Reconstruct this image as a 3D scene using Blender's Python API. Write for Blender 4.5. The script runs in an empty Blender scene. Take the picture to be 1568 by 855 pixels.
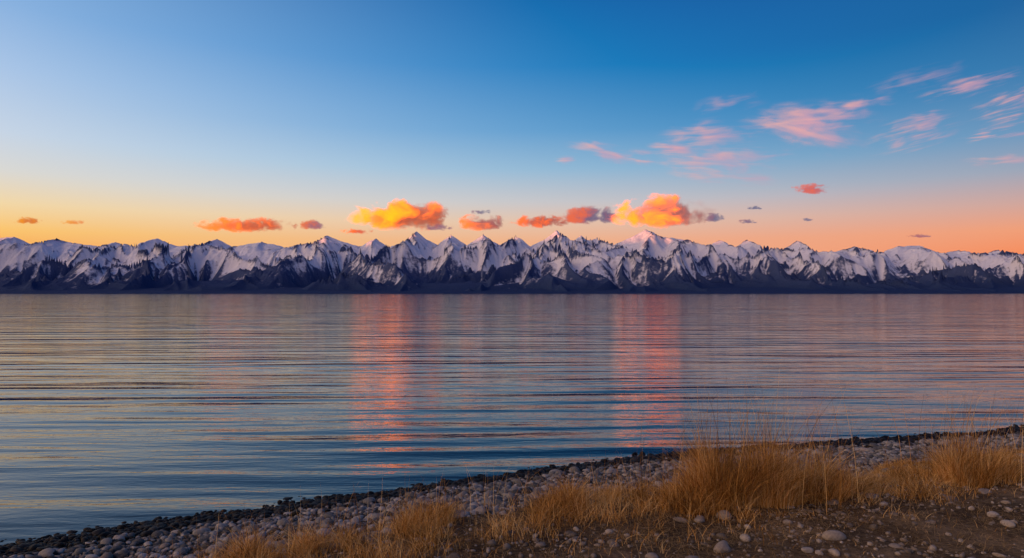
import bpy, math, numpy as np
rng = np.random.default_rng(7)
R = math.radians
scene = bpy.context.scene
scene.view_settings.view_transform = 'Standard'
scene.view_settings.look = 'None'
scene.view_settings.exposure = 0
F = 1045.0; CX = 784.0; HY = 449.0; CAMZ = 2.5

# ------------------------------------------------------------------ helpers
def lin(c, g=1.0):
    out = []
    for v in c:
        v = v / 255.0
        out.append(g * (v / 12.92 if v <= 0.04045 else ((v + 0.055) / 1.055) ** 2.4))
    return tuple(out) + (1.0,)

def mesh_obj(name, verts, faces, mat, smooth=True):
    verts = np.asarray(verts, dtype=np.float32); faces = np.asarray(faces, dtype=np.int32)
    k = faces.shape[1]
    me = bpy.data.meshes.new(name)
    me.vertices.add(len(verts)); me.vertices.foreach_set('co', verts.ravel())
    me.loops.add(faces.size); me.loops.foreach_set('vertex_index', faces.ravel())
    me.polygons.add(len(faces))
    me.polygons.foreach_set('loop_start', np.arange(0, faces.size, k, dtype=np.int32))
    me.polygons.foreach_set('loop_total', np.full(len(faces), k, dtype=np.int32))
    if smooth:
        me.polygons.foreach_set('use_smooth', np.ones(len(faces), dtype=bool))
    me.update(calc_edges=True)
    me.validate()
    ob = bpy.data.objects.new(name, me)
    scene.collection.objects.link(ob)
    if mat: me.materials.append(mat)
    return ob

def grid_faces(nx, ny):
    i = np.arange(nx * ny).reshape(ny, nx)
    return np.stack([i[:-1, :-1], i[:-1, 1:], i[1:, 1:], i[1:, :-1]], -1).reshape(-1, 4)

TAB = rng.random((256, 256)) * 2 * np.pi
def perlin(x, y, seed=0):
    x = x + seed * 17.31; y = y + seed * 9.77
    xi = np.floor(x).astype(int); yi = np.floor(y).astype(int)
    xf = x - xi; yf = y - yi
    def g(ix, iy, dx, dy):
        a = TAB[ix % 256, iy % 256]
        return np.cos(a) * dx + np.sin(a) * dy
    u = xf * xf * xf * (xf * (xf * 6 - 15) + 10); v = yf * yf * yf * (yf * (yf * 6 - 15) + 10)
    a = g(xi, yi, xf, yf); b = g(xi + 1, yi, xf - 1, yf)
    c = g(xi, yi + 1, xf, yf - 1); d = g(xi + 1, yi + 1, xf - 1, yf - 1)
    return ((a * (1 - u) + b * u) * (1 - v) + (c * (1 - u) + d * u) * v) * 1.5
def fbm(x, y, o=4, seed=0):
    s = 0; a = 0.5; f = 1
    for i in range(o):
        s = s + a * perlin(x * f, y * f, seed + i); a *= 0.5; f *= 2.03
    return s
def sstep(a, b, x):
    t = np.clip((x - a) / (b - a), 0, 1); return t * t * (3 - 2 * t)

class N:
    def __init__(s, tree): s.t = tree
    def n(s, typ, **kw):
        nd = s.t.nodes.new(typ)
        for k, v in kw.items(): setattr(nd, k, v)
        return nd
    def l(s, a, b): s.t.links.new(a, b)
    def setin(s, sock, v):
        if isinstance(v, bpy.types.NodeSocket): s.l(v, sock)
        else: sock.default_value = v
    def math(s, op, a, b=0.0, c=0.0):
        m = s.n('ShaderNodeMath', operation=op)
        s.setin(m.inputs[0], a); s.setin(m.inputs[1], b); s.setin(m.inputs[2], c)
        return m.outputs[0]
    def vmath(s, op, a, b=(0, 0, 0)):
        m = s.n('ShaderNodeVectorMath', operation=op)
        s.setin(m.inputs[0], a); s.setin(m.inputs[1], b)
        return m.outputs[1] if op in ('LENGTH', 'DOT_PRODUCT') else m.outputs[0]
    def mix(s, f, a, b):
        m = s.n('ShaderNodeMix', data_type='RGBA')
        s.setin(m.inputs[0], f); s.setin(m.inputs[6], a); s.setin(m.inputs[7], b)
        return m.outputs[2]
    def noise(s, vec, scale=1.0, detail=4.0, rough=0.5, dist=0.0):
        m = s.n('ShaderNodeTexNoise')
        s.setin(m.inputs['Vector'], vec); s.setin(m.inputs['Scale'], scale)
        m.inputs['Detail'].default_value = detail; m.inputs['Roughness'].default_value = rough
        m.inputs['Distortion'].default_value = dist
        return m.outputs[0]
    def ramp(s, f, stops, interp='LINEAR'):
        m = s.n('ShaderNodeValToRGB'); cr = m.color_ramp; cr.interpolation = interp
        while len(cr.elements) < len(stops): cr.elements.new(0.5)
        for e, (p, c) in zip(cr.elements, stops):
            e.position = p; e.color = c if len(c) == 4 else tuple(c) + (1,)
        s.setin(m.inputs[0], f); return m.outputs[0]
    def ss(s, x, a, b, lo=0.0, hi=1.0):
        m = s.n('ShaderNodeMapRange', interpolation_type='SMOOTHSTEP')
        s.setin(m.inputs['Value'], x)
        m.inputs['From Min'].default_value = a; m.inputs['From Max'].default_value = b
        m.inputs['To Min'].default_value = lo; m.inputs['To Max'].default_value = hi
        return m.outputs[0]

def new_mat(name):
    m = bpy.data.materials.new(name); m.use_nodes = True
    m.node_tree.nodes.clear()
    k = N(m.node_tree); out = k.n('ShaderNodeOutputMaterial')
    return m, k, out

# ------------------------------------------------------------------ world / sky
SUN_H = np.array([-0.75, -0.661]); TE = 0.032
world = bpy.data.worlds.new('World'); scene.world = world; world.use_nodes = True
world.node_tree.nodes.clear()
k = N(world.node_tree)
tc = k.n('ShaderNodeTexCoord')
d = k.vmath('NORMALIZE', tc.outputs['Generated'])
sp = k.n('ShaderNodeSeparateXYZ'); k.l(d, sp.inputs[0])
X, Y, Z = sp.outputs
hl = k.math('SQRT', k.math('ADD', k.math('MULTIPLY', X, X), k.math('ADD', k.math('MULTIPLY', Y, Y), 1e-6)))
az = k.math('DIVIDE', X, hl)
t = k.math('MINIMUM', k.math('MAXIMUM', k.math('DIVIDE', az, 0.6), -1.25), 1.0)
def col(px, tab, up):
    st = []
    for y, c in tab:
        dx = (px - CX) / F; dz = (HY - y) / F
        st.append((dz / math.sqrt(1 + dx * dx + dz * dz), lin(c)))
    st.sort(key=lambda q: q[0])
    return st + [(0.62, lin(up)), (1.0, lin((20, 66, 120)))]
L = k.ramp(Z, col(0, [(0, (136, 178, 225)), (100, (168, 197, 232)), (200, (198, 213, 231)), (260, (218, 217, 213)), (310, (243, 216, 168)), (350, (252, 198, 112)), (385, (250, 166, 82))], (50, 105, 165)))
C = k.ramp(Z, col(784, [(0, (22, 110, 178)), (100, (48, 132, 196)), (200, (104, 162, 210)), (260, (152, 188, 216)), (310, (202, 200, 203)), (340, (230, 196, 172)), (370, (240, 178, 138))], (16, 84, 150)))
Rr = k.ramp(Z, col(1568, [(0, (20, 98, 160)), (100, (48, 120, 175)), (200, (105, 150, 190)), (260, (155, 165, 185)), (310, (207, 165, 158)), (350, (240, 158, 122)), (385, (246, 142, 98))], (16, 84, 150)))
wL = k.math('MULTIPLY', k.math('MULTIPLY', t, k.math('SUBTRACT', t, 1.0)), 0.5)
wR = k.math('MULTIPLY', k.math('MULTIPLY', t, k.math('ADD', t, 1.0)), 0.5)
wC = k.math('SUBTRACT', 1.0, k.math('MULTIPLY', t, t))
def sc(v, f):
    m = k.n('ShaderNodeVectorMath', operation='SCALE'); k.l(v, m.inputs[0]); k.setin(m.inputs['Scale'], f); return m.outputs[0]
tot = k.vmath('ADD', k.vmath('ADD', sc(L, wL), sc(C, wC)), sc(Rr, wR))
tot = k.vmath('MAXIMUM', tot, (0.003, 0.02, 0.03))
# afterglow around the sun's bearing (outside the view, left and behind)
gd = k.math('MAXIMUM', k.vmath('DOT_PRODUCT', d, (-0.88, -0.46, 0.18)), 0.0)
glow = k.math('POWER', gd, 3.5)
m_ = k.n('ShaderNodeVectorMath', operation='SCALE'); m_.inputs[0].default_value = (2.6, 1.35, 0.5); k.l(glow, m_.inputs['Scale'])
tot = k.vmath('ADD', tot, m_.outputs[0])
bg = k.n('ShaderNodeBackground'); k.l(tot, bg.inputs[0]); bg.inputs[1].default_value = 0.97
sky = k.n('ShaderNodeTexSky', sky_type='NISHITA'); sky.sun_disc = False
sky.sun_elevation = math.atan(TE); sky.sun_rotation = math.atan2(SUN_H[0], SUN_H[1])
bg2 = k.n('ShaderNodeBackground'); k.l(sky.outputs[0], bg2.inputs[0]); bg2.inputs[1].default_value = 0.01
add = k.n('ShaderNodeAddShader'); k.l(bg.outputs[0], add.inputs[0]); k.l(bg2.outputs[0], add.inputs[1])
wo = k.n('ShaderNodeOutputWorld'); k.l(add.outputs[0], wo.inputs[0])

# sun
from mathutils import Vector
sd = bpy.data.lights.new('sun', 'SUN'); sd.energy = 5.0; sd.angle = R(0.4); sd.color = (1.0, 0.27, 0.09)
so = bpy.data.objects.new('sun', sd); scene.collection.objects.link(so)
so.rotation_euler = Vector((SUN_H[0], SUN_H[1], TE)).to_track_quat('Z', 'Y').to_euler()
so.location = (-50, -20, 30)

# ------------------------------------------------------------------ camera
cd = bpy.data.cameras.new('camera'); cd.lens = 24.0; cd.sensor_width = 36.0
cd.clip_start = 0.1; cd.clip_end = 60000
co = bpy.data.objects.new('camera', cd); scene.collection.objects.link(co)
co.location = (0, 0, CAMZ); co.rotation_euler = (R(90) + math.atan((HY - 427.5) / F), 0, 0)
scene.camera = co

# ------------------------------------------------------------------ mountains
sky_pts = [(-400,372),(-200,366),(-90,374),(0,365),(20,363),(45,372),(85,366),(110,372),(150,376),(175,371),(200,375),(240,366),(270,376),(300,374),(332,367),(355,377),(400,371),(440,378),(455,373),(475,372),(500,362),(525,370),(550,376),(575,366),(595,376),(615,370),(637,356),(655,367),(670,373),(690,360),(715,374),(740,360),(765,374),(790,361),(812,375),(830,368),(853,354),(875,367),(890,361),(905,367),(915,363),(940,373),(965,364),(990,353),(1015,363),(1060,368),(1080,375),(1105,368),(1125,377),(1145,368),(1170,377),(1200,380),(1222,370),(1255,385),(1285,383),(1310,378),(1350,385),(1375,378),(1410,377),(1440,387),(1470,383),(1500,388),(1530,383),(1568,388),(1650,380),(1750,388),(1950,380)]
sp_u = np.array([(p[0] - CX) / F for p in sky_pts]); sp_h = np.array([(HY - p[1]) / F for p in sky_pts])
sm_h = np.convolve(np.pad(sp_h, 2, mode='edge'), np.ones(5) / 5, 'valid'); sp_h = sp_h + 0.2 * (sp_h - sm_h)
DR = 4500.0
xs = np.arange(-4600, 4601, 5.0); ys = np.arange(3280, 5000, 6.0)
GX, GY = np.meshgrid(xs, ys)
prof = np.interp(xs / DR, sp_u, sp_h) * DR
ker = np.exp(-0.5 * (np.arange(-60, 61) / 22.0) ** 2); ker /= ker.sum()
profS = np.convolve(np.pad(prof, 60, mode='edge'), ker, 'valid')
wx = GX + 110 * fbm(GX / 300, GY / 300, 3, 3) * sstep(4500, 4100, GY)
rid = 1 - np.abs(perlin(GX / 480 + 0.5 * perlin(GX / 500, GY / 500, 9), GY / 800, 5)) * 1.9
rid2 = 1 - np.abs(perlin(GX / 190 + 0.6 * perlin(GX / 200, GY / 200, 19), GY / 260, 12)) * 1.9
v = (GY - 3480 + 420 * (rid - 0.55) * sstep(4450, 4100, GY) + 150 * (rid2 - 0.5) * sstep(4450, 4200, GY)) / 1000.0
front = sstep(0.15, 1.0, v) * 0.45 + np.clip((v - 0.12) / 0.9, 0, 1) * 0.55
rowP = np.interp(wx, xs, prof); rowS = np.interp(wx, xs, profS)
P = rowS + (rowP - rowS) * sstep(0.35, 0.95, front) * 1.2
base = P * front * (1 - 0.5 * sstep(4520, 5300, GY))
fan = 30 * sstep(3300, 3750, GY) + 6 * sstep(3300, 3340, GY)
H = fan * (1 - 0.6 * front) + base
fh = np.maximum(0, fbm(GX / 620, GY / 420, 4, 71) + 0.12) * 340 * np.exp(-((GY - 3800) / 170.0) ** 2)
H = np.maximum(H, fh + 12) * 0.75 + 0.25 * (H + fh * 0.4)
m_er = sstep(0.02, 0.25, front + fh / 600)
HASH = rng.random((256, 256, 2))
def erosion(px, py, dx, dy):
    ix = np.floor(px).astype(int); iy = np.floor(py).astype(int)
    fx = px - ix; fy = py - iy
    va = np.zeros_like(px); gx = np.zeros_like(px); gy = np.zeros_like(px); wt = np.zeros_like(px)
    for i in range(-2, 2):
        for j in range(-2, 2):
            hsh = HASH[(ix - i) % 256, (iy - j) % 256] * 0.5
            ppx = fx + i - hsh[..., 0]; ppy = fy + j - hsh[..., 1]
            w = np.exp(-(ppx * ppx + ppy * ppy) * 2)
            ph = (ppx * dx + ppy * dy) * 2 * np.pi
            va += np.cos(ph) * w; s_ = -np.sin(ph) * w
            gx += s_ * dx; gy += s_ * dy; wt += w
    return va / wt, gx / wt, gy / wt
g_y, g_x = np.gradient(H, 6.0, 5.0)
bx, by = g_x / 0.5, g_y / 0.5
ex = np.zeros_like(H); eh = np.zeros_like(H); ey = np.zeros_like(H); fine = np.zeros_like(H)
a = 1.0; f = 1.0; S0 = 340.0
wpx = GX + 80 * fbm(GX / 240, GY / 240, 3, 81); wpy = GY + 80 * fbm(GX / 240, GY / 240, 3, 85)
ampm = np.clip(0.85 + 0.9 * perlin(GX / 420, GY / 420, 88), 0.3, 1.5)
for o in range(5):
    dx = by + ey * 0.6; dy = -(bx + ex * 0.6)
    mg = np.sqrt(dx * dx + dy * dy) + 1e-6; cl = np.minimum(mg, 1.2) / mg
    e, e1, e2 = erosion(wpx / S0 * f + 40, wpy / S0 * f + 11, dx * cl, dy * cl)
    eh += a * e; ex += a * f * e1; ey += a * f * e2
    if o >= 2: fine += e * (0.8 ** (o - 2))
    a *= 0.6; f *= 1.95
H = H + eh * 22 * m_er * ampm * (1 - 0.55 * sstep(0.8, 1.0, front)) - 8 * m_er
H += fbm(GX / 60, GY / 60, 4, 21) * 8 * m_er
H = np.maximum(H, 0) * sstep(3290, 3330, GY + 25 * perlin(GX / 300, GY / 300, 4)) - 1.0
# fit the surveyed skyline
U = GX / GY; T = (H - CAMZ) / GY
nb = 900; edges = np.linspace(-1.15, 1.15, nb + 1); cen = 0.5 * (edges[1:] + edges[:-1])
b = np.clip(np.digitize(U.ravel(), edges) - 1, 0, nb - 1)
wjag = np.interp(cen, sp_u, sp_h) + 0.0012 * perlin(cen * 120, cen * 0 + .3, 5) + 0.0008 * perlin(cen * 300, cen * 0 + .3, 6)
mx = np.full(nb, 1e-4); np.maximum.at(mx, b, T.ravel())
rat = np.clip(wjag / np.maximum(mx, 0.02), 0.6, 1.6)
kk = np.array([1, 2, 1.0]); kk /= kk.sum()
rat = np.convolve(np.pad(rat, 1, mode='edge'), kk, 'valid')
ratS = np.convolve(np.pad(rat, 40, mode='edge'), np.ones(81) / 81, 'valid')
rf = np.interp(U, cen, rat); rs = np.interp(U, cen, ratS)
wgt = sstep(0.55, 0.88, H / np.maximum(np.interp(GX / DR, sp_u, sp_h) * DR, 50))
H = np.where(H > 0, H * (rs * (1 - wgt) + rf * wgt), H)
def blur(Aa, n):
    kb = np.ones(2 * n + 1) / (2 * n + 1)
    Aa = np.apply_along_axis(lambda m: np.convolve(np.pad(m, n, mode='edge'), kb, 'valid'), 0, Aa)
    return np.apply_along_axis(lambda m: np.convolve(np.pad(m, n, mode='edge'), kb, 'valid'), 1, Aa)
c1_ = blur(H, 2) - H; c2_ = blur(H, 7) - H
gy_, gx_ = np.gradient(H, 6.0, 5.0); slope = np.sqrt(gx_ ** 2 + gy_ ** 2)
hi = (H > 120) & (GY < 4550)
sm = np.median(slope[hi]); sd_ = np.std(slope[hi])
patch = fbm(GX / 110, GY / 110, 3, 93)
snow = np.clip((H - 105 + 105 * fbm(GX / 330, GY / 330, 3, 33)) / 90.0, -2.0, 1.1)
snow = snow + np.clip(c1_ / np.std(c1_[hi]), -2, 2) * 0.20 + np.clip(c2_ / np.std(c2_[hi]), -2, 2) * 0.26 - np.clip((slope - sm) / sd_, -1, 2.5) * 0.17 - fine * 0.09 + patch * 0.65 + 0.04
verts = np.stack([GX, GY, H], -1).reshape(-1, 3)
mm, k, out = new_mat('snowy_rock')
at = k.n('ShaderNodeAttribute', attribute_name='snow')
geo = k.n('ShaderNodeNewGeometry')
n1 = k.noise(geo.outputs['Position'], 0.035, 8, 0.78)
n2 = k.noise(geo.outputs['Position'], 0.008, 4, 0.6)
sf = k.math('ADD', at.outputs['Fac'], k.math('MULTIPLY', k.math('SUBTRACT', n1, 0.5), 2.4))
sf = k.ss(sf, 0.0, 0.72)
spz = k.n('ShaderNodeSeparateXYZ'); k.l(geo.outputs['Position'], spz.inputs[0])
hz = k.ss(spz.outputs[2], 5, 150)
hazy_rock = k.mix(n2, (0.032, 0.065, 0.19, 1), (0.065, 0.09, 0.20, 1))  # blue of distant air haze painted into both rock tones
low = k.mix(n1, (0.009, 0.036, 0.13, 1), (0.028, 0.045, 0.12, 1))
hazy_rock = k.mix(hz, low, hazy_rock)
cc = k.mix(sf, hazy_rock, (0.70, 0.73, 0.87, 1))
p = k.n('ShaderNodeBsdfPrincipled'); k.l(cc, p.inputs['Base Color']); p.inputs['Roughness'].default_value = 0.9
p.inputs['Specular IOR Level'].default_value = 0.1
bp = k.n('ShaderNodeBump'); bp.inputs['Strength'].default_value = 0.8; bp.inputs['Distance'].default_value = 13
k.l(n1, bp.inputs['Height']); k.l(bp.outputs[0], p.inputs['Normal'])
k.l(p.outputs[0], out.inputs[0])
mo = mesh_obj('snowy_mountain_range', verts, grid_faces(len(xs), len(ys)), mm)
am = mo.data.attributes.new('snow', 'FLOAT', 'POINT'); am.data.foreach_set('value', snow.ravel().astype(np.float32))

# hills added to block the sun, unseen to the left and behind: their shadow lies over lake and lower slopes,
# with notches shaped to let the last sun onto chosen summits
mh, k, out = new_mat('sun_block_hill')
geo = k.n('ShaderNodeNewGeometry')
p = k.n('ShaderNodeBsdfPrincipled'); k.l(k.mix(k.noise(geo.outputs['Position'], 0.01, 6), (0.02, 0.025, 0.03, 1), (0.06, 0.05, 0.04, 1)), p.inputs['Base Color'])
p.inputs['Roughness'].default_value = 0.95; k.l(p.outputs[0], out.inputs[0])
DH = 6000.0; sx_, sy_ = -SUN_H[0], -SUN_H[1]; perp = np.array([sy_, -sx_])
q = np.arange(-7000, 5500, 25.0); w = np.linspace(-1, 1, 25)
xq1 = (q + sx_ * DR) / sy_
crest = 352 + TE * (DH + sx_ * np.clip(xq1, -3500, 3500) + sy_ * DR)
T2 = (H - CAMZ) / GY
for px_, dl, wd in ((573, 62, 60), (637, 26, 30), (853, 62, 50), (890, 40, 30), (990, 88, 90), (1015, 60, 50)):
    u_ = (px_ - CX) / F; ii = np.argmax(np.where(np.abs(U - u_) < .004, T2, 0))
    xp, yp, hp = GX.ravel()[ii], GY.ravel()[ii], H.ravel()[ii]
    q0 = xp * perp[0] + yp * perp[1]; need = hp - dl + TE * (DH - (xp * SUN_H[0] + yp * SUN_H[1]))
    crest = np.minimum(crest, need + 0.9 * np.maximum(0, np.abs(q - q0) - wd))
Q, W = np.meshgrid(q, w)
HH = crest[None, :] * (1 - np.abs(W)) ** 0.9 * (1 + 0.10 * fbm(Q / 400, W * 3, 4, 8) * sstep(0.05, .35, np.abs(W))) - 3
PX = SUN_H[0] * (DH + W * 1300) + perp[0] * Q; PY = SUN_H[1] * (DH + W * 1300) + perp[1] * Q
mesh_obj('sun_block_hills', np.stack([PX, PY, HH], -1).reshape(-1, 3), grid_faces(len(q), len(w)), mh)

# ------------------------------------------------------------------ shore ground
xa = np.array([-200, -8, -5.1, -3, -0.73, 1.0, 2.76, 4, 5.5, 7.5, 9.4, 14, 200]); ya = np.array([-100, 5.0, 6.75, 7.9, 9.05, 10.0, 10.7, 11.1, 11.5, 12.0, 12.6, 14.2, 100])
xg = np.array([-200, -8, -5, -2.5, -1.5, -0.5, .42, 1.43, 2.6, 4.15, 5, 6.5, 10, 14, 200]); yg = np.array([-104, 1.0, 3.2, 5.2, 6.2, 6.8, 7.1, 7.4, 7.8, 8.3, 8.6, 9.1, 10.2, 11.5, 96])
def smooth_interp(x, a_, b_):
    return (np.interp(x - .35, a_, b_) + np.interp(x, a_, b_) + np.interp(x + .35, a_, b_)) / 3
def edges2(x):
    s_ = smooth_interp(x, xa, ya) + 0.12 * perlin(x * 0.8, x * 0 + .5, 2) + 0.07 * perlin(x * 3.1, x * 0 + .5, 3)
    g_ = smooth_interp(x, xg, yg) + 0.25 * perlin(x * 0.9, x * 0 + .2, 6) + 0.15 * perlin(x * 3, x * 0 + .2, 7)
    return s_, g_
def tpar(x, y):
    s_, g_ = edges2(x); return (s_ - y) / (s_ - g_)
def y_at(x, tt):
    s_, g_ = edges2(x); return s_ - tt * (s_ - g_)
def gz(x, y):
    tt = tpar(x, y)
    z = np.where(tt < 0, np.maximum(tt * 0.35, -4), 0.26 * np.clip(tt, 0, 1) ** 0.9)
    z = z + 0.12 * sstep(0.92, 1.18, tt) + 0.14 * sstep(1.2, 3.0, tt)
    z = z + (0.02 * perlin(x * 1.7, y * 1.7, 1) + 0.07 * perlin(x * .45, y * .45, 2) * sstep(.9, 1.6, tt)
             + 0.012 * perlin(x * 6, y * 6, 3)) * sstep(-0.05, 0.4, tt)
    return z
def axis(lo, hi, st, far):
    c = np.arange(lo, hi, st); ext = []; s_ = st; p_ = hi
    while p_ < far: ext.append(p_); s_ *= 1.35; p_ += s_
    ext.append(far); ext2 = []; s_ = st; p_ = lo - st
    while p_ > -far: ext2.append(p_); s_ *= 1.35; p_ -= s_
    ext2.append(-far)
    return np.concatenate([ext2[::-1], c, ext])
ax = axis(-9, 13, 0.045, 14000); ay = axis(2.5, 15, 0.045, 14000)
AX, AY = np.meshgrid(ax, ay)
ZZ = gz(AX, AY)
mg_, k, out = new_mat('shore_soil')
geo = k.n('ShaderNodeNewGeometry'); pos = geo.outputs['Position']
att = k.n('ShaderNodeAttribute', attribute_name='t')
nA = k.noise(pos, 1.3, 6, 0.6); nB = k.noise(pos, 14, 8, 0.7); nC = k.noise(pos, 70, 4, 0.7)
soil = k.ramp(k.math('ADD', k.math('MULTIPLY', nA, 0.5), k.math('MULTIPLY', nB, 0.5)), [(0.36, (0.035, 0.024, 0.015)), (0.5, (0.13, 0.088, 0.05)), (0.62, (0.29, 0.20, 0.115))])
vor = k.n('ShaderNodeTexVoronoi'); k.l(pos, vor.inputs['Vector']); vor.inputs['Scale'].default_value = 45
grav = k.mix(k.math('MULTIPLY', vor.outputs['Color'], 0.8), (0.02, 0.018, 0.016, 1), (0.12, 0.11, 0.10, 1))
cc = k.mix(k.ss(att.outputs['Fac'], 0.88, 1.05), grav, soil)
cc = k.mix(k.ss(att.outputs['Fac'], 0.08, 0.25), (0.006, 0.006, 0.006, 1), cc)
p = k.n('ShaderNodeBsdfPrincipled'); k.l(cc, p.inputs['Base Color']); p.inputs['Roughness'].default_value = 0.95
p.inputs['Specular IOR Level'].default_value = 0.1
hsum = k.math('ADD', k.math('MULTIPLY', nB, 0.06), k.math('MULTIPLY', nC, 0.025))
bp = k.n('ShaderNodeBump'); bp.inputs['Strength'].default_value = 1; bp.inputs['Distance'].default_value = 1
k.l(hsum, bp.inputs['Height']); k.l(bp.outputs[0], p.inputs['Normal']); k.l(p.outputs[0], out.inputs[0])
go = mesh_obj('ground', np.stack([AX, AY, ZZ], -1).reshape(-1, 3), grid_faces(len(ax), len(ay)), mg_)
ta = go.data.attributes.new('t', 'FLOAT', 'POINT'); ta.data.foreach_set('value', tpar(AX, AY).ravel().astype(np.float32))

# ------------------------------------------------------------------ lake
mw, k, out = new_mat('lake_water')
geo = k.n('ShaderNodeNewGeometry'); pos = geo.outputs['Position']
def wv(sx, sy, rot, amp, detail=2, dist=0.0, off=0.0):
    m = k.n('ShaderNodeMapping'); k.l(pos, m.inputs[0])
    m.inputs['Rotation'].default_value = (0, 0, rot); m.inputs['Scale'].default_value = (sx, sy, 1); m.inputs['Location'].default_value = (off, off * 2, off)
    return k.math('MULTIPLY', k.noise(m.outputs[0], 1.0, detail, 0.5, dist), amp)
def swell(scale, rot, amp, dist):
    m = k.n('ShaderNodeMapping'); k.l(pos, m.inputs[0]); m.inputs['Rotation'].default_value = (0, 0, rot)
    m.inputs['Scale'].default_value = (0.3, 1, 1)
    w_ = k.n('ShaderNodeTexWave', wave_type='BANDS', bands_direction='Y', wave_profile='SIN')
    k.l(m.outputs[0], w_.inputs['Vector']); w_.inputs['Scale'].default_value = scale; w_.inputs['Distortion'].default_value = dist
    w_.inputs['Detail'].default_value = 2.0; w_.inputs['Detail Scale'].default_value = 0.45
    pt = k.noise(k.vmath('MULTIPLY', pos, (0.07, 0.16, 0)), 1.0, 2)
    return k.math('MULTIPLY', k.math('MULTIPLY', w_.outputs['Fac'], k.ss(pt, .38, .62, .1, 1.0)), amp)
hs = wv(0.035, 0.26, R(-2), 0.07, 1, 0.2)
for a_ in [(0.02, 0.09, R(2), 0.10, 1, 0.2, 15.0), (0.09, 0.62, R(-8), 0.052, 1, 0.3, 5.0), (0.18, 1.25, R(-15), 0.042, 1, 0.3, 25.0), (0.55, 3.2, R(-8), 0.015, 2, 0.2, 9.0), (2.8, 10.0, R(-4), 0.0048, 2, 0.0, 3.0), (12, 30, R(-15), 0.0015, 2, 0.0, 7.0)]:
    hs = k.math('ADD', hs, wv(*a_))
hs = k.math('ADD', hs, swell(0.15, R(-3), 0.020, 7.0))
hs = k.math('ADD', hs, swell(0.34, R(-11), 0.017, 7.0))
bp = k.n('ShaderNodeBump'); bp.inputs['Strength'].default_value = 1; bp.inputs['Distance'].default_value = 1
k.l(hs, bp.inputs['Height'])
p = k.n('ShaderNodeBsdfPrincipled'); p.inputs['Base Color'].default_value = (0.008, 0.009, 0.015, 1)
p.inputs['Roughness'].default_value = 0.03; p.inputs['IOR'].default_value = 1.28
k.l(bp.outputs[0], p.inputs['Normal']); k.l(p.outputs[0], out.inputs[0])
lx = axis(-20, 30, 1.0, 14000); ly = np.concatenate([[-14000, -3000, -500, -100], np.arange(0, 60, 1.0), np.geomspace(60, 3400, 40)])
LX, LY = np.meshgrid(lx, ly)
mesh_obj('lake', np.stack([LX, LY, np.zeros_like(LX)], -1).reshape(-1, 3), grid_faces(len(lx), len(ly)), mw)

# ------------------------------------------------------------------ stones
import bmesh
def ico(sub):
    bm = bmesh.new(); bmesh.ops.create_icosphere(bm, subdivisions=sub, radius=1)
    vv = np.array([v_.co[:] for v_ in bm.verts]); ff = np.array([[w_.index for w_ in f_.verts] for f_ in bm.faces]); bm.free()
    return vv, ff
def stones(name, x, y, r, mat, sub=2, sink=0.25, flat=0.62):
    vv, ff = ico(sub); n = len(x); nv = len(vv)
    variants = []
    for s_ in range(10):
        dd = vv / np.linalg.norm(vv, axis=1)[:, None]
        a3 = rng.normal(size=(5, 3)); bump = 1 + sum(0.09 * np.sin(dd @ a3[i] * 1.6 + i) for i in range(5))
        variants.append(dd * bump[:, None])
    variants = np.array(variants)
    vi = rng.integers(0, 10, n)
    V = variants[vi]
    scl = np.stack([rng.uniform(.85, 1.35, n), rng.uniform(.7, 1.0, n), rng.uniform(flat - .17, flat + .15, n)], -1)
    V = V * scl[:, None, :]
    tx = rng.normal(0, .25, n); V2 = V.copy()
    V2[..., 1] = V[..., 1] * np.cos(tx)[:, None] - V[..., 2] * np.sin(tx)[:, None]
    V2[..., 2] = V[..., 1] * np.sin(tx)[:, None] + V[..., 2] * np.cos(tx)[:, None]
    an = rng.uniform(0, 2 * np.pi, n); c_, s_ = np.cos(an)[:, None], np.sin(an)[:, None]
    W_ = np.stack([V2[..., 0] * c_ - V2[..., 1] * s_, V2[..., 0] * s_ + V2[..., 1] * c_, V2[..., 2]], -1)
    W_ = W_ * r[:, None, None]
    z = gz(x, y) + r * (flat - sink * 1.0) * 0.7
    W_ += np.stack([x, y, z], -1)[:, None, :]
    Fc = ff[None] + (np.arange(n) * nv)[:, None, None]
    return mesh_obj(name, W_.reshape(-1, 3), Fc.reshape(-1, 3), mat)
def stone_mat(name, stops, rough, spec):
    m, k, out = new_mat(name)
    geo = k.n('ShaderNodeNewGeometry')
    c0 = k.ramp(geo.outputs['Random Per Island'], stops)
    nn = k.noise(geo.outputs['Position'], 45, 5, 0.6)
    hsv = k.n('ShaderNodeHueSaturation'); k.l(c0, hsv.inputs['Color']); k.l(k.math('ADD', 0.4, k.math('MULTIPLY', nn, 1.1)), hsv.inputs['Value'])
    p = k.n('ShaderNodeBsdfPrincipled'); k.l(hsv.outputs[0], p.inputs['Base Color']); p.inputs['Roughness'].default_value = rough
    p.inputs['Specular IOR Level'].default_value = spec
    bp = k.n('ShaderNodeBump'); bp.inputs['Strength'].default_value = .5; bp.inputs['Distance'].default_value = .01
    k.l(nn, bp.inputs['Height']); k.l(bp.outputs[0], p.inputs['Normal']); k.l(p.outputs[0], out.inputs[0])
    return m
dry = stone_mat('dry_stone', [(0, (.04, .042, .045)), (.35, (.12, .12, .12)), (.6, (.20, .195, .19)), (.88, (.34, .33, .325)), (1, (.19, .15, .12))], .85, .15)
wet = stone_mat('wet_stone', [(0, (.003, .003, .004)), (.7, (.009, .0085, .009)), (1, (.03, .027, .025))], .6, .12)
soilst = stone_mat('dusty_stone', [(0, (.12, .10, .08)), (.5, (.23, .19, .155)), (1, (.38, .33, .28))], .9, .2)
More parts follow.
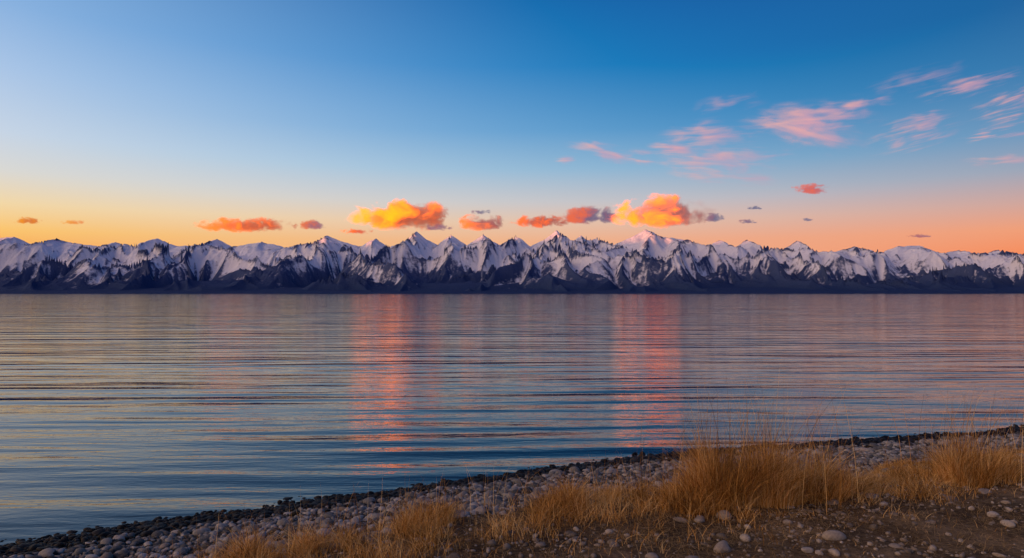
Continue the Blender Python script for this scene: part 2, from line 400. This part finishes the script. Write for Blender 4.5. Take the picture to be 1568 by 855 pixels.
n = 30000; x = rng.uniform(-7.5, 12.5, n); tt = rng.uniform(0.18, 1.1, n); r = np.clip(rng.lognormal(math.log(.0195), .48, n), .009, .075)
stones('pebbles', x, y_at(x, tt), r, dry)
n = 13000; x = rng.uniform(-7.5, 12.5, n); tt = rng.normal(0.09, 0.08, n); r = np.clip(rng.lognormal(math.log(.022), .42, n), .012, .06)
stones('wet_pebbles', x, y_at(x, tt), r, wet)
n = 24000; x = rng.uniform(-4, 9, n); y = rng.uniform(2.8, 9, n); kp = (tpar(x, y) > 1.1) & (perlin(x * .8, y * .8, 30) + rng.uniform(-.4, .6, n) > 0.0)
x = x[kp]; y = y[kp]; r = np.clip(rng.lognormal(math.log(.0095), .6, len(x)), .004, .045)
stones('gravel', x, y, r, soilst, 2)
big = [(1105,822,17),(1055,839,11),(1275,806,13),(1138,809,9),(1365,820,8),(1453,748,11),(1503,740,9),(1105,771,14),(1070,775,10),(1040,776,8),(1232,826,8),(1270,750,8),(1330,744,9),(1297,791,8),(1480,842,7),(995,832,8),(1420,786,6),(1190,745,6),(1538,790,8),(1365,772,6),(880,800,7),(940,815,6),(1440,742,7),(1200,845,8),(1525,838,8)]
bx_, by_, br_ = [], [], []
for px, py, rr in big:
    dd = (CAMZ - .5) * F / (py - HY); bx_.append((px - CX) / F * dd); by_.append(dd); br_.append(rr / F * dd)
stones('stones', np.array(bx_), np.array(by_), np.array(br_), stone_mat('bank_stone', [(0, (.14, .115, .095)), (.5, (.24, .20, .165)), (1, (.33, .29, .25))], .85, .2), 3, .45, .55)

# ------------------------------------------------------------------ grass
def grass_mat(name, stops):
    m, k, out = new_mat(name)
    geo = k.n('ShaderNodeNewGeometry')
    nn = k.noise(geo.outputs['Position'], 1.6, 3, .5)
    fac = k.math('ADD', geo.outputs['Random Per Island'], k.math('MULTIPLY', k.math('SUBTRACT', nn, .5), 1.4))
    c0 = k.ramp(fac, stops)
    d1 = k.n('ShaderNodeBsdfDiffuse'); k.l(c0, d1.inputs[0]); t1 = k.n('ShaderNodeBsdfTranslucent'); k.l(c0, t1.inputs[0])
    mx_ = k.n('ShaderNodeMixShader'); mx_.inputs[0].default_value = .35; k.l(d1.outputs[0], mx_.inputs[1]); k.l(t1.outputs[0], mx_.inputs[2])
    k.l(mx_.outputs[0], out.inputs[0]); return m
straw = grass_mat('dry_straw', [(0, (.14, .065, .02)), (.3, (.42, .205, .05)), (.65, (.72, .39, .11)), (1, (.92, .64, .29))])
litter = grass_mat('straw_litter', [(0, (.12, .07, .035)), (.5, (.38, .24, .10)), (1, (.66, .45, .22))])
def blades(x, y, h, lean, wid, la=None, seg=4, flat=False, lean0=0.0):
    n = len(x); z = gz(x, y) - 0.01
    if la is None: la = rng.uniform(0, 2 * np.pi, n)
    fa = rng.uniform(0, np.pi, n)
    s_ = np.linspace(0, 1, seg + 1)[None, :]
    hor = h[:, None] * lean[:, None] * (s_ ** 1.8) + h[:, None] * lean0 * s_
    ver = h[:, None] * (s_ - 0.35 * np.minimum(lean, 1.6)[:, None] * s_ ** 2.4)
    if flat:
        hor = h[:, None] * s_; ver = 0.012 + 0.06 * h[:, None] * np.sin(s_ * np.pi) + rng.uniform(0, .02, n)[:, None]
    curl = rng.normal(0, .35, n)[:, None] * s_
    cx_ = x[:, None] + hor * np.cos(la[:, None] + curl); cy_ = y[:, None] + hor * np.sin(la[:, None] + curl); cz_ = z[:, None] + ver
    ww = wid[:, None] * (1 - s_ ** 1.5 * 0.9) / 2
    ox = np.cos(fa)[:, None] * ww; oy = np.sin(fa)[:, None] * ww
    A = np.stack([cx_ - ox, cy_ - oy, cz_], -1); B = np.stack([cx_ + ox, cy_ + oy, cz_], -1)
    V = np.stack([A, B], 2).reshape(n, -1, 3)
    f_ = np.array([[2 * i, 2 * i + 1, 2 * i + 3, 2 * i + 2] for i in range(seg)])
    Fc = f_[None] + (np.arange(n) * 2 * (seg + 1))[:, None, None]
    return V.reshape(-1, 3), Fc.reshape(-1, 4)
def join(parts):
    V = []; Fs = []; o = 0
    for v_, f_ in parts: V.append(v_); Fs.append(f_ + o); o += len(v_)
    return np.concatenate(V), np.concatenate(Fs)
def tuft(cx_, cy_, rx, ry, n, hmin, hmax, lean=.5, wid=.006, peak=1.0):
    a_ = rng.uniform(0, 2 * np.pi, n); rr = np.sqrt(rng.uniform(0, 1, n))
    x = cx_ + rx * rr * np.cos(a_); y = cy_ + ry * rr * np.sin(a_)
    cl = 0.8 + 0.7 * perlin(x * 4.5, y * 4.5, 44)
    h = rng.uniform(hmin, hmax, n) * (1 - rr ** 2 * .5) ** peak * cl
    la = np.where(rng.random(n) < .6, np.arctan2(y - cy_, x - cx_) + rng.normal(0, .6, n), rng.uniform(0, 2 * np.pi, n))
    return blades(x, y, h, np.abs(rng.normal(lean, .33, n)), np.full(n, wid) * rng.uniform(.6, 1.2, n), la)
def stalks(cx_, cy_, rx, ry, n, hmin, hmax):
    x = cx_ + rng.normal(0, rx, n); y = cy_ + rng.normal(0, ry, n)
    return [blades(x, y, rng.uniform(hmin, hmax, n), np.abs(rng.normal(.25, .15, n)), np.full(n, .005), seg=6)]
parts = [tuft(2.15, 7.0, .33, .3, 3000, .55, 1.08, .45), tuft(2.6, 7.1, .42, .33, 2700, .45, .95, .5), tuft(3.15, 7.25, .42, .33, 2000, .35, .74, .6), tuft(3.6, 7.4, .4, .3, 1200, .2, .45, .8), tuft(1.8, 6.8, .3, .3, 900, .3, .5, .7)]
parts += stalks(2.45, 7.05, .42, .2, 190, .9, 1.5)
V, Fs = join(parts); mesh_obj('dry_grass_clump', V, Fs, straw)
parts = [tuft(5.1, 7.75, .28, .3, 1700, .4, .82, .45), tuft(5.4, 7.85, .38, .3, 1300, .3, .62, .55), tuft(5.9, 8.0, .4, .3, 600, .2, .4, .7), tuft(4.6, 7.7, .5, .3, 800, .12, .28, .8)]
parts += stalks(5.25, 7.8, .4, .2, 110, .8, 1.3)
V, Fs = join(parts); mesh_obj('dry_grass_clump', V, Fs, straw)
# low grass along the bank edge
n = 80000; x = rng.uniform(-3.6, 8.5, n); tt = 0.95 + np.abs(rng.normal(0, .26, n)); y = y_at(x, tt)
cl = perlin(x * 1.3, y * 2.0, 51) + .7 * perlin(x * 4, y * 4, 52)
kp = cl + rng.normal(0, .25, n) > 0.0
x = x[kp]; y = y[kp]; cl = cl[kp]; n = len(x); print('edge blades', n)
h = np.clip(.10 + .22 * cl + rng.normal(0, .06, n), .04, .42) * np.where(x < 2.2, 1.12, .6)
parts = [blades(x, y, h, np.abs(rng.normal(.75, .4, n)), np.full(n, .005))]
xx = rng.uniform(-2.5, 1.8, 300); yy = y_at(xx, rng.uniform(.98, 1.25, 300)); parts.append(blades(xx, yy, rng.uniform(.25, .62, 300), np.abs(rng.normal(.3, .2, 300)), np.full(300, .0042), seg=6))
V, Fs = join(parts); mesh_obj('dry_grass', V, Fs, straw)
# trampled grass litter further up the bank
n = 95000; x = rng.uniform(-3.5, 9, n); y = rng.uniform(3, 9.5, n); cl = perlin(x * .9, y * .9, 61) + .5 * perlin(x * 3, y * 3, 62)
kp = (tpar(x, y) > 1.02) & (cl + rng.normal(0, .3, n) > -.2); x = x[kp]; y = y[kp]; n = len(x)
parts = [blades(x, y, rng.uniform(.04, .18, n), np.zeros(n), np.full(n, .0038), seg=3, flat=True)]
n2_ = 20000; x = rng.uniform(-3.5, 9, n2_); y = rng.uniform(3, 9.5, n2_); cl = perlin(x * .9, y * .9, 61) + .5 * perlin(x * 3, y * 3, 62)
kp = (tpar(x, y) > 1.02) & (cl > -.05); x = x[kp]; y = y[kp]; n = len(x)
parts.append(blades(x, y, rng.uniform(.03, .13, n), np.abs(rng.normal(.9, .3, n)), np.full(n, .004)))
V, Fs = join(parts); mesh_obj('grass_litter', V, Fs, litter)

# ------------------------------------------------------------------ clouds (self-glowing volumes)
def cloud(name, px, py, w, h, c_lit, c_shade, tau=6.0, tilt=0.0, dist=6200.0, wisp=False, seed=0.0, off=.6):
    cx_ = (px - CX) / F * dist; cz_ = (HY - py) / F * dist + CAMZ
    sx = w / F * dist / 2 * 1.4; sz = h / F * dist / 2 * 1.5; sy = (sz * 1.0 if not wisp else sz * 1.5)
    vv, ff = ico(4)
    dd = vv.copy(); dd[:, 2] = np.where(dd[:, 2] < 0, dd[:, 2] * .75, dd[:, 2])
    V = dd * np.array([sx, sy, sz])
    m, k, out = new_mat(name + '_glow_vapour')
    tc = k.n('ShaderNodeTexCoord'); loc = k.vmath('DIVIDE', tc.outputs['Object'], (sx, sy, sz))
    s3 = k.n('ShaderNodeSeparateXYZ'); k.l(loc, s3.inputs[0])
    oc = k.vmath('ADD', tc.outputs['Object'], (seed * 913.0, seed * 371.0, seed * 77.0))
    if wisp:
        ns = k.vmath('MULTIPLY', oc, (1 / 520.0, 1 / 250.0, 1 / 34.0))
        n1 = k.noise(ns, 1.0, 5, .62, .8)
        n2 = k.noise(k.vmath('MULTIPLY', oc, (1 / 260.0, 1 / 300.0, 1 / 110.0)), 1.0, 3, .5, .5)
        r_ = k.vmath('LENGTH', loc)
        nn = k.math('ADD', k.math('MULTIPLY', k.math('SUBTRACT', n1, .5), 4.2), k.math('MULTIPLY', k.math('SUBTRACT', n2, .5), 3.4))
        f_ = k.math('ADD', k.math('SUBTRACT', .7, r_), nn)
        dn = k.math('MULTIPLY', k.ss(f_, .0, 1.5), k.ss(r_, 1.0, .4))
    else:
        zz = k.math('MAXIMUM', s3.outputs[2], k.math('MULTIPLY', s3.outputs[2], -1.75))
        cb = k.n('ShaderNodeCombineXYZ'); k.l(s3.outputs[0], cb.inputs[0]); k.l(s3.outputs[1], cb.inputs[1]); k.l(zz, cb.inputs[2])
        r_ = k.vmath('LENGTH', cb.outputs[0])
        ss1 = max(sz * .85, 26)
        ns = k.vmath('DIVIDE', oc, (ss1 * 1.25, ss1 * 2.0, ss1 * .85))
        n1 = k.noise(ns, 1.0, 7, .66, .35)
        f_ = k.math('ADD', k.math('MULTIPLY', k.math('SUBTRACT', .8, r_), 1.7), k.math('MULTIPLY', k.math('SUBTRACT', n1, .5), 5.0))
        dn = k.math('MULTIPLY', k.ss(f_, .0, 1.0), k.ss(r_, 1.0, .8))
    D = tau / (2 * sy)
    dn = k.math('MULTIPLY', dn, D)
    # lit left and core, shaded right, painted into the emission colour
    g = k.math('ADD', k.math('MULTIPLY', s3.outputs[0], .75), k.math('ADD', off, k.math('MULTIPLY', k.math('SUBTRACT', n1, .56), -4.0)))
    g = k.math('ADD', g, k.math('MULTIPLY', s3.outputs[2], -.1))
    colr = k.mix(k.ss(g, .0, 1.0), c_lit + (1,) if max(c_lit) < 8 else lin(c_lit), lin(c_shade))
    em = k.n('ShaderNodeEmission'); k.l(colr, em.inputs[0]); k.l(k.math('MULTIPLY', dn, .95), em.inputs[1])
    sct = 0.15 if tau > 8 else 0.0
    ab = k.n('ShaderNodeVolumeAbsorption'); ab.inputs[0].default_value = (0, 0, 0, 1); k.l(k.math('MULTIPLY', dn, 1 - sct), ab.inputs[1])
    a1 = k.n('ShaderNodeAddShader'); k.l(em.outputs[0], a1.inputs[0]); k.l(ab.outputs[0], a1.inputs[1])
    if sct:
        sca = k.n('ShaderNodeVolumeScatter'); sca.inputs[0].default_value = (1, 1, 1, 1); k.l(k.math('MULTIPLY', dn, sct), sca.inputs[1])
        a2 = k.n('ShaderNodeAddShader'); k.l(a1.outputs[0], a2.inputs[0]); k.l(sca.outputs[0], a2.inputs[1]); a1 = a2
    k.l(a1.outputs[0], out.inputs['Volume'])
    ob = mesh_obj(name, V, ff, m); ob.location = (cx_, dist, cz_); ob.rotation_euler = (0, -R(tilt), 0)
    return ob
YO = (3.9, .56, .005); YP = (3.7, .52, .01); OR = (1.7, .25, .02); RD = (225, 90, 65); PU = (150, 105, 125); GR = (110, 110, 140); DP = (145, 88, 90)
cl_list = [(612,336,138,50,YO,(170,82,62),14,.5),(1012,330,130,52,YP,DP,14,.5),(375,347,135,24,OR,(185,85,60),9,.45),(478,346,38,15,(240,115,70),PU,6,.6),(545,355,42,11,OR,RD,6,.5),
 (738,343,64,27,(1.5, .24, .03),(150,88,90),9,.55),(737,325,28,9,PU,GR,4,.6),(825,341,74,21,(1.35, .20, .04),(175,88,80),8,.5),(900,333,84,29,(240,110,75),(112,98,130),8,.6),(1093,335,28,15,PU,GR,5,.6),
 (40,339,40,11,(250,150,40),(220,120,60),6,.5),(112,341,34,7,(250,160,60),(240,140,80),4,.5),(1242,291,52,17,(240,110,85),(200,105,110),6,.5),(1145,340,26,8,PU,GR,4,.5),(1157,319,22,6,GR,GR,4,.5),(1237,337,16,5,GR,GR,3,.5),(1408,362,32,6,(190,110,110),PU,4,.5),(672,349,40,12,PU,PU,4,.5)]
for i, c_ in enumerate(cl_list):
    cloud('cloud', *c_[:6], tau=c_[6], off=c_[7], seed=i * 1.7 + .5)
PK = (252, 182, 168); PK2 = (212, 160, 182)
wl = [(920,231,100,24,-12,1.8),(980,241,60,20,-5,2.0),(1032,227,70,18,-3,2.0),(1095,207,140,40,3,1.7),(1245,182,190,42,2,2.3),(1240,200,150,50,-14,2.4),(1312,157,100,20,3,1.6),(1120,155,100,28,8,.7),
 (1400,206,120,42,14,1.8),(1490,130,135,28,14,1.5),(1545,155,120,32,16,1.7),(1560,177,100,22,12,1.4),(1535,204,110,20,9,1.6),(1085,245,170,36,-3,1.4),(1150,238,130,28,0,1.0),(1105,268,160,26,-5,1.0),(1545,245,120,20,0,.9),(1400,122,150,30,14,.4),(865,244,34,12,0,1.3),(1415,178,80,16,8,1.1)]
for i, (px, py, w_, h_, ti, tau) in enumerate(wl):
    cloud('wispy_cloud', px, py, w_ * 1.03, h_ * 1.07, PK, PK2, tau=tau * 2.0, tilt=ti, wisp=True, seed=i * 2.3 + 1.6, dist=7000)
print('verts', sum(len(o.data.vertices) for o in bpy.data.objects if o.type == 'MESH'))
